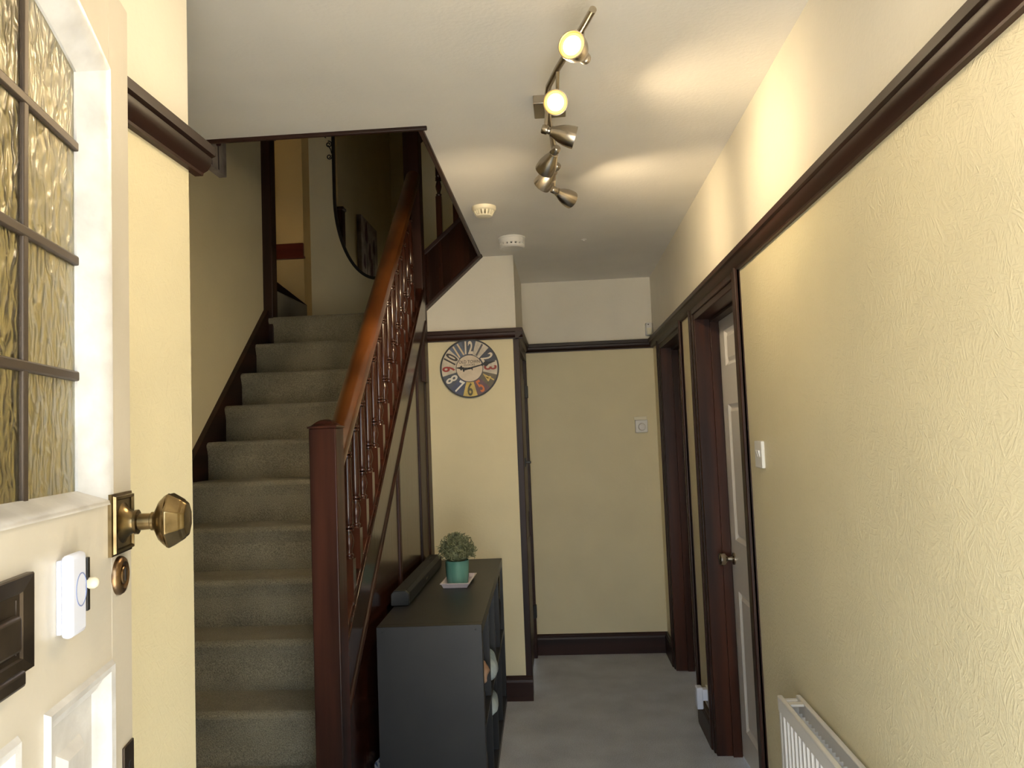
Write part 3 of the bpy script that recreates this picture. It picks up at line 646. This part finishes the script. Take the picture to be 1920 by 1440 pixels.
for y in (RY1-.06, 1.62, RY0+.05): MB().box(RXF+.010, RXB+.003, y-.012, y+.012, RZ1-.004, RZ1+.002).build('top_bridge', 'white', rd, bevel=.001)
for y in (RY0+.12, RY1-.12): MB().box(RXB+.011, XR-.0005, y-.015, y+.015, RZ0+.1, RZ1-.08).build('bracket', 'steel', rd)
MB().tube([(.59, RY1-.01, RZ0+.03), (.59, RY1+.04, RZ0+.03), (.59, RY1+.04, -.005)], .0075, 10).build('pipe', 'white', rd, smooth=True)
MB().lathe([(.012, 0), (.014, .02), (.018, .03), (.018, .06), (.012, .065)], (.59, RY1+.04, RZ0+.02), (0, 0, 1), 16).build('valve', 'white', rd, smooth=True)

# ------------------------------------------------------------------ cube shelf unit
KA = .027; KD = .385; KL = 1.462; KH = .769
cb = thing('shelf_unit', 'black cube shelf unit standing against the stair panelling', 'shelf unit', (-.318, 2.816, 0), KA)
def Lc(m, name, mat, parent=cb, **k): return m.build(name, mat, parent, local=True, **k)
th_, ti = .038, .016
Lc(MB().box(-KD, 0, th_, KL-th_, KH-th_, KH), 'top_board', 'cab', bevel=.0015)
Lc(MB().box(-KD, 0, th_, KL-th_, 0, th_), 'bottom_board', 'cab', bevel=.0015)
Lc(MB().box(-KD, 0, 0, th_, 0, KH), 'side_board', 'cab', bevel=.0015)
Lc(MB().box(-KD, 0, KL-th_, KL, 0, KH), 'side_board', 'cab', bevel=.0015)
zm = KH/2
Lc(MB().box(-KD+.002, -.002, th_, KL-th_, zm-ti/2, zm+ti/2), 'middle_shelf', 'cab', bevel=.001)
cw = (KL-2*th_-3*ti)/4
ybs = [th_+i*(cw+ti) for i in range(4)]
for i in range(1, 4): 
    Lc(MB().box(-KD+.002, -.002, ybs[i]-ti, ybs[i], th_, zm-ti/2), 'divider', 'cab', bevel=.001)
    Lc(MB().box(-KD+.002, -.002, ybs[i]-ti, ybs[i], zm+ti/2, KH-th_), 'divider', 'cab', bevel=.001)
for x in (-.022, -.362): Lc(MB().lathe([(.004, -.001), (.004, .0008), (.0025, .0008), (.0022, .0002)], (x, .0, KH-.017), (0, -1, 0), 12), 'screw', 'bar')
# contents (world position helper for the rotated unit)
def cw_pt(x, y, z): 
    c, s_ = math.cos(KA), math.sin(KA); return Vector((-.318+c*x-s_*y, 2.816+s_*x+c*y, z))
def blob(x0, x1, y0, y1, z0, z1, seed, amp=.35, pinch=0):
    """soft sagging bag: superellipsoid with folds, flat base at z0"""
    rnd = random.Random(seed); ph = [rnd.uniform(0, 6.28) for _ in range(6)]
    sec = []; NS, NT_ = 28, 14
    for j in range(NT_+1):
        v = j/NT_; zz = z0+(z1-z0)*v
        w_ = (1-(2*v-1)**4*.55)*(1-pinch*v*v) if 0 < j < NT_ else (.55 if j == 0 else max(.12, .4-pinch*.3))
        ring_ = []
        for i in range(NS):
            t = 2*math.pi*i/NS; c, s_ = math.cos(t), math.sin(t)
            e = .55; rx = abs(c)**e*(1 if c >= 0 else -1); ry = abs(s_)**e*(1 if s_ >= 0 else -1)
            fo_ = 1-amp*.18*(1+math.sin(5*t+ph[0]+3*v)*math.sin(7*v+ph[1]+2*t))*.5
            ring_.append(cw_pt((x0+x1)/2+(x1-x0)/2*rx*w_*fo_, (y0+y1)/2+(y1-y0)/2*ry*w_*fo_, zz+.006*math.sin(3*t+ph[2])*(0 < j)))
        sec.append(ring_)
    return MB().sweep(sec)
def bag(name, mat, label, cat, *a, **k):
    o = blob(*a, **k).build(name, mat, smooth=True, angle=80); return tag(recentre(o), label, cat)
zl, zu = th_, zm+ti/2
bag('cloth_bag', 'bluecloth', 'pale blue cloth bag bulging over the middle shelf of the shelf unit', 'bag', -.26, .022, ybs[1]+.07, ybs[1]+cw-.01, zu, zu+.135, 5, pinch=.25)
bag('folded_cloth', 'bluecloth', 'pale blue folded cloth lying on the charcoal bag in a lower cube', 'cloth', -.24, .018, ybs[1]+.08, ybs[1]+cw-.02, zl+.20, zl+.325, 3, pinch=.3)
bag('canvas_bag', 'darkbag', 'charcoal canvas bag under the pale blue folded cloth', 'bag', -.36, -.012, ybs[1]+.01, ybs[1]+cw-.02, zl, zl+.207, 9)
bag('canvas_bag', 'denim', 'navy canvas bag in an upper cube of the shelf unit', 'bag', -.36, -.004, ybs[2]+.01, ybs[2]+cw-.02, zu, zu+.19, 8)
bag('paper_bag', 'brownpack', 'crumpled tan paper bag on top of the black pouch in the shelf unit', 'bag', -.30, .003, ybs[0]+.16, ybs[0]+cw-.01, zu+.082, zu+.165, 11, amp=.8)
bag('pouch', 'darkbag', 'flat black pouch under the tan paper bag', 'bag', -.32, -.01, ybs[0]+.06, ybs[0]+cw-.03, zu, zu+.087, 14)
bag('backpack', 'darkbag', 'black rucksack in the lower cube of the shelf unit nearest the newel post', 'bag', -.36, -.01, ybs[0]+.03, ybs[0]+cw-.02, zl, zl+.27, 12)
# umbrella leaning in the upper end cube
um = thing('folded_umbrella', 'thin folded umbrella leaning in the upper end cube', 'umbrella', tuple(cw_pt(-.03, ybs[3]+.05, zu)))
a_, b_ = cw_pt(-.012, ybs[3]+.02, zu+.01), cw_pt(-.012, ybs[3]+.28, zu+.31)
MB().tube([a_, a_.lerp(b_, .12), a_.lerp(b_, .55), a_.lerp(b_, .62)], [.004, .010, .012, .004], 10).build('canopy', 'darkbag', um, smooth=True)
MB().tube([a_.lerp(b_, .6), b_], .0035, 8).build('shaft', 'steel', um, smooth=True)
# carrier bag stuffed behind the unit
o = MB()
sec = []
for j in range(9):
    v = j/8; zz = .001+.262*v
    sec.append([(-.7265+.0145*(1-.5*v)*math.cos(t)*(1+.2*math.sin(3*t+j)), 2.905+.07*(1-.12*math.sin(4*v))*math.sin(t), zz+.008*math.sin(2*t)*(v > .5)) for t in [2*math.pi*i/20 for i in range(20)]])
o = o.sweep(sec).build('carrier_bag', 'bluewhite', smooth=True, angle=80)
tag(recentre(o), 'blue and white carrier bag wedged between shelf unit and stair panelling', 'bag')

# ------------------------------------------------------------------ things on top of the unit
sb = thing('soundbar', 'long black soundbar lying on the shelf unit beside the panelling', 'soundbar', (-.692, 3.6, KH), .012)
sp = [(-.037, .006), (-.033, .001), (.033, .001), (.037, .006), (.037, .048), (.024, .062), (-.024, .062), (-.037, .048)]
MB().sweep([[(a, y, b) for a, b in sp] for y in (-.44, .46)]).build('grille', 'bar', sb, local=True, bevel=.002)
for y0_, y1_ in ((-.456, -.439), (.459, .476)): MB().sweep([[(a*1.02, y, b*1.01) for a, b in sp] for y in (y0_, y1_)]).build('end_cap', 'barend', sb, local=True, bevel=.003)
MB().box(.0365, .0378, -.03, .03, .024, .032).build('badge', 'steel', sb, local=True)
MB().box(-.006, .006, .30, .36, .0615, .0632).build('control_strip', 'barend', sb, local=True)
# tray
ty = thing('plant_tray', 'rectangular pinkish white ceramic tray under the teal pot', 'tray', (-.505, 3.60, KH), -.02)
hx, hy = .064, .125
def trr(k, z): return [(-hx+k, -hy+k, z), (hx-k, -hy+k, z), (hx-k, hy-k, z), (-hx+k, hy-k, z)]
MB().sweep([trr(.010, .0005), trr(.002, .018), trr(-.003, .019), trr(-.003, .023), trr(.004, .023), trr(.013, .006), trr(.03, .005)]).build('dish', 'tray', ty, local=True, bevel=.0012)
# potted plant
pl = thing('potted_plant', 'bushy grey-green plant in a teal glazed pot', 'potted plant', (-.508, 3.58, KH+.0055))
pot = MB().lathe([(.046, 0), (.049, .003), (.0525, .04), (.055, .098), (.0555, .104), (.053, .105), (.051, .100), (.049, .085), (.01, .084)], (0, 0, 0), (0, 0, 1), 36)
pot.build('pot', 'pot', pl, local=True, smooth=True, angle=50)
MB().lathe([(.0505, .088), (.04, .094), (.004, .096)], (0, 0, 0), (0, 0, 1), 24).build('soil', 'soil', pl, local=True, smooth=True)
fm = MB()
rnd = random.Random(4)
for i in range(760):
    th2 = rnd.uniform(0, 6.283); el = rnd.uniform(-.42, 1.57); rad = rnd.uniform(.55, 1.0)
    d = Vector((math.cos(th2)*math.cos(el), math.sin(th2)*math.cos(el), math.sin(el)))
    tip = Vector((0, 0, .145)) + Vector((d.x*.094, d.y*.094, d.z*.088))*rad
    side = Vector((rnd.uniform(-1, 1), rnd.uniform(-1, 1), rnd.uniform(-1, 1))).normalized()
    ln = rnd.uniform(.03, .055); root = tip - d*ln*.7 + side*ln*.35
    bend = tip.lerp(root, .5) + Vector((rnd.uniform(-1, 1), rnd.uniform(-1, 1), rnd.uniform(-1, 1)))*.010
    ctl = [root, bend, tip, tip + (side.cross(d)*.012 if i % 2 else -side*.012)]
    fm.tube(ctl, [.0013, .0022, .0022, .0008], 4)
fo = fm.build('foliage', 'leaf', pl, local=True, smooth=True); fo['kind'] = 'stuff'
core = MB().lathe([(.03, .095), (.055, .115), (.062, .145), (.05, .18), (.02, .2), (.002, .203)], (0, 0, 0), (0, 0, 1), 16).build('stems', 'leaf', pl, local=True, smooth=True)

# ------------------------------------------------------------------ wall clock
CK = Vector((-.4985, YC, 1.826)); CR = .166
ck = thing('wall_clock', 'round vintage wall clock with multicoloured number segments', 'clock', (CK.x, CK.y, CK.z-CR))
def face_pt(r, t, d=.0): return Vector((CK.x+math.sin(t)*r, CK.y-.012-d, CK.z+math.cos(t)*r))
MB().lathe([(CR, -.0135), (CR, .001), (CR-.001, .0022), (CR-.008, .0022), (CR-.0085, .0006), (.01, .0004)], (CK.x, CK.y-.0125, CK.z), (0, -1, 0), 72).build('body', plain('clock_rim_charcoal', (52, 52, 56), .5), ck, smooth=True, angle=30)
slate, cream, dk = (84, 90, 104), (224, 212, 192), (58, 54, 52)
segs = {12: (slate, cream, '12'), 1: (cream, (92, 88, 90), '1'), 2: ((70, 74, 86), cream, '2'), 3: (cream, (150, 62, 50), '3'), 4: ((112, 102, 84), (214, 186, 110), '4'), 5: ((118, 90, 98), (216, 120, 62), '5'),
        6: ((222, 196, 110), (84, 78, 52), '6'), 7: ((80, 88, 116), (236, 232, 224), '7'), 8: ((88, 94, 106), (230, 224, 212), '8'), 9: (cream, (160, 56, 50), '9'), 10: ((224, 212, 190), (66, 60, 58), '10'), 11: ((104, 112, 132), (218, 196, 160), '11')}
r1, r2 = .077, CR-.0085
for h, (bgc, fgc, tx) in segs.items():
    t0 = R(30*h-15); t1 = R(30*h+15); ts = [t0+(t1-t0)*i/10 for i in range(11)]
    m = MB().sweep([[face_pt(r1, t, .0008), face_pt(r2, t, .0008), face_pt(r2, t, .0018), face_pt(r1, t, .0018)] for t in ts])
    sg = m.build('number_segment', noisy('clock_print_%d' % h, tuple(c*.86 for c in bgc), bgc, scale=30, rough=.5), ck)
    me = text_mesh(tx, .098, .66 if len(tx) == 1 else .56, 1.0, .032 if '1' in tx else (.008 if tx == '4' else .02))
    tc_ = R(30*h); flip = h in (4, 5, 6, 7)
    outw = Vector((math.sin(tc_), 0, math.cos(tc_))); upv = -outw if flip else outw
    rgt = Vector((upv.z, 0, -upv.x))
    cpt = face_pt((r1+r2)/2, tc_, .0024)
    for v in me.vertices:
        p = cpt + rgt*v.co.x + upv*v.co.y
        v.co = p - ck.location
    me.materials.clear(); me.materials.append(plain('clock_numeral_%d' % h, fgc, .5))
    no = bpy.data.objects.new('numeral', me); COL.objects.link(no); no.parent = sg
MB().lathe([(.0775, 0), (.0775, .0022), (.0735, .0022), (.0735, .0012), (.01, .0012)], (CK.x, CK.y-.0125, CK.z), (0, -1, 0), 48).build('inner_ring', plain('clock_ring_grey', (74, 72, 76), .5), ck)
MB().lathe([(.0735, 0), (.0735, .0018), (.01, .0019)], (CK.x, CK.y-.0125, CK.z), (0, -1, 0), 48).build('centre_dial', noisy('clock_centre_cream', (206, 190, 166), (224, 208, 186), scale=20, rough=.5), ck)
ink = plain('clock_ink', (84, 74, 66), .6)
for tx, sz, dz, sx in (('OLD TOWN', .0235, .0375, .92), ('CLOCKS', .0165, .020, 1)):
    me = text_mesh(tx, sz, sx, 1, .012)
    for v in me.vertices: v.co = face_pt(0, 0, .0030)+Vector((v.co.x, 0, dz+v.co.y))-ck.location
    me.materials.clear(); me.materials.append(ink)
    no = bpy.data.objects.new('dial_lettering', me); COL.objects.link(no); no.parent = ck
def hand(ang, ln, d, name):
    dr = Vector((math.sin(ang), 0, math.cos(ang))); sd = Vector((dr.z, 0, -dr.x)); o_ = face_pt(0, 0, d)
    k_ = 1.5
    half = [(-.26*ln, .0065*k_), (-.22*ln, .0075*k_), (-.19*ln, .003*k_), (0, .0028*k_), (.45*ln, .0022*k_), (.50*ln, .005*k_), (.54*ln, .0022*k_), (.60*ln, .0085*k_), (.66*ln, .0095*k_), (.74*ln, .004*k_), (ln, .0015*k_)]
    pts = [o_+dr*a+sd*b for a, b in half]+[o_+dr*a-sd*b for a, b in half[::-1]]
    n_ = len(pts)
    m = MB().add([p for p in pts]+[p+Vector((0, -.0012, 0)) for p in pts], [tuple(range(n_)), tuple(range(n_, 2*n_))[::-1]]+[(i, n_+i, n_+(i+1) % n_, (i+1) % n_) for i in range(n_)])
    m.build(name, 'black', ck)
hand(R(-86), .072, .0045, 'hour_hand'); hand(R(76.5), .150, .0065, 'minute_hand')
MB().lathe([(.006, 0), (.006, .008), (.003, .010), (.0012, .010)], (CK.x, CK.y-.013, CK.z), (0, -1, 0), 16).build('hand_boss', 'black', ck, smooth=True)

# ------------------------------------------------------------------ landing mirror
mc = Vector((-1.245, YB, 3.58))
mr = thing('wall_mirror', 'tall oval black framed mirror with iron scrolls on the landing wall', 'mirror', (mc.x, mc.y, 2.575))
aw, hh, bh = .292, 1.005, .60                                # half width, half height, curved end height
out = []
for i in range(40):
    t = math.pi+math.pi*i/39; out.append((aw*math.cos(t), -(hh-bh)+bh*math.sin(t)))
for i in range(40):
    t = math.pi*i/39; out.append((aw*math.cos(t), (hh-bh)+bh*math.sin(t)))
n_ = len(out)
def off_pt(i, k, d):
    a, b = out[i]; pa, pb = out[i-1]; qa, qb = out[(i+1) % n_]; tx_, tz_ = qa-pa, qb-pb; l_ = math.hypot(tx_, tz_) or 1
    return Vector((mc.x+a+tz_/l_*k, YB-d, mc.z+b-tx_/l_*k))
fr_ = MB(); sec = [[off_pt(i, .008, 0), off_pt(i, .008, .018), off_pt(i, -.012, .018), off_pt(i, -.012, 0)] for i in range(n_)]
sec.append(sec[0]); fr_.sweep(sec, caps=False); fr_.build('frame', 'black', mr)
pts = [off_pt(i, -.006, .008) for i in range(n_)]+[off_pt(i, -.006, .001) for i in range(n_)]
MB().add(pts, [tuple(range(n_))[::-1], tuple(range(n_, 2*n_))]+[(i, (i+1) % n_, n_+(i+1) % n_, n_+i) for i in range(n_)]).build('glass', 'mirror', mr)
def spiral(cx_, cz_, r, turns, start, sgn): return [(cx_+sgn*math.cos(start+t)*r*(1-.72*u), YB-.012, cz_+math.sin(start+t)*r*(1-.72*u)) for u, t in [(i/22, turns*6.283*i/22) for i in range(23)]]
for sgn in (-1, 1):
    ex = mc.x+sgn*(aw+.004)
    for dz, r, s0 in ((.055, .031, -1.2), (-.022, .024, 1.4), (-.112, .021, 2.6), (.14, .02, -2.6)):
        MB().tube(spiral(ex+sgn*(r+.002), mc.z+dz, r, 1.35, s0 if sgn > 0 else s0, sgn), .0042, 6).build('scroll', 'black', mr, smooth=True)
    MB().tube([(ex+sgn*.03, YB-.012, mc.z-.03), (ex+sgn*.012, YB-.012, mc.z-.06), (ex+sgn*.006, YB-.012, mc.z-.09)], .004, 6).build('scroll', 'black', mr, smooth=True)

# canvas that the mirror reflects
cv = thing('canvas_picture', 'unframed canvas of dark purple tulips on the upper stair wall', 'picture', (XS, 3.58, 2.86))
MB().box(XS-.001, XS+.04, 3.28, 3.88, 2.86, 3.46).build('canvas', noisy('canvas_print_ground', (120, 110, 108), (190, 180, 172), scale=7, rough=.8), cv, bevel=.003)
tul = plain('tulip_purple', (74, 34, 52), .7); stm = plain('tulip_stem', (84, 78, 84), .7)
for y, z, s_ in ((3.70, 3.33, 1.15), (3.58, 3.17, 1.05), (3.52, 3.02, 1.2), (3.42, 3.26, .85), (3.78, 3.05, .8)):
    pts = []
    for i in range(24):
        t = 2*math.pi*i/24; r = .066*s_*(1+.18*math.cos(3*t+.5)); pts.append((y+.62*r*math.sin(t), z+1.25*r*math.cos(t)))
    MB().prism(pts, 'x', XS+.0395, XS+.0412).build('tulip', tul, cv)
    MB().prism([(y-.006, z-.05*s_), (y+.006, z-.05*s_), (y+.012, 2.87), (y-.002, 2.87)], 'x', XS+.0394, XS+.0408).build('stem', stm, cv)
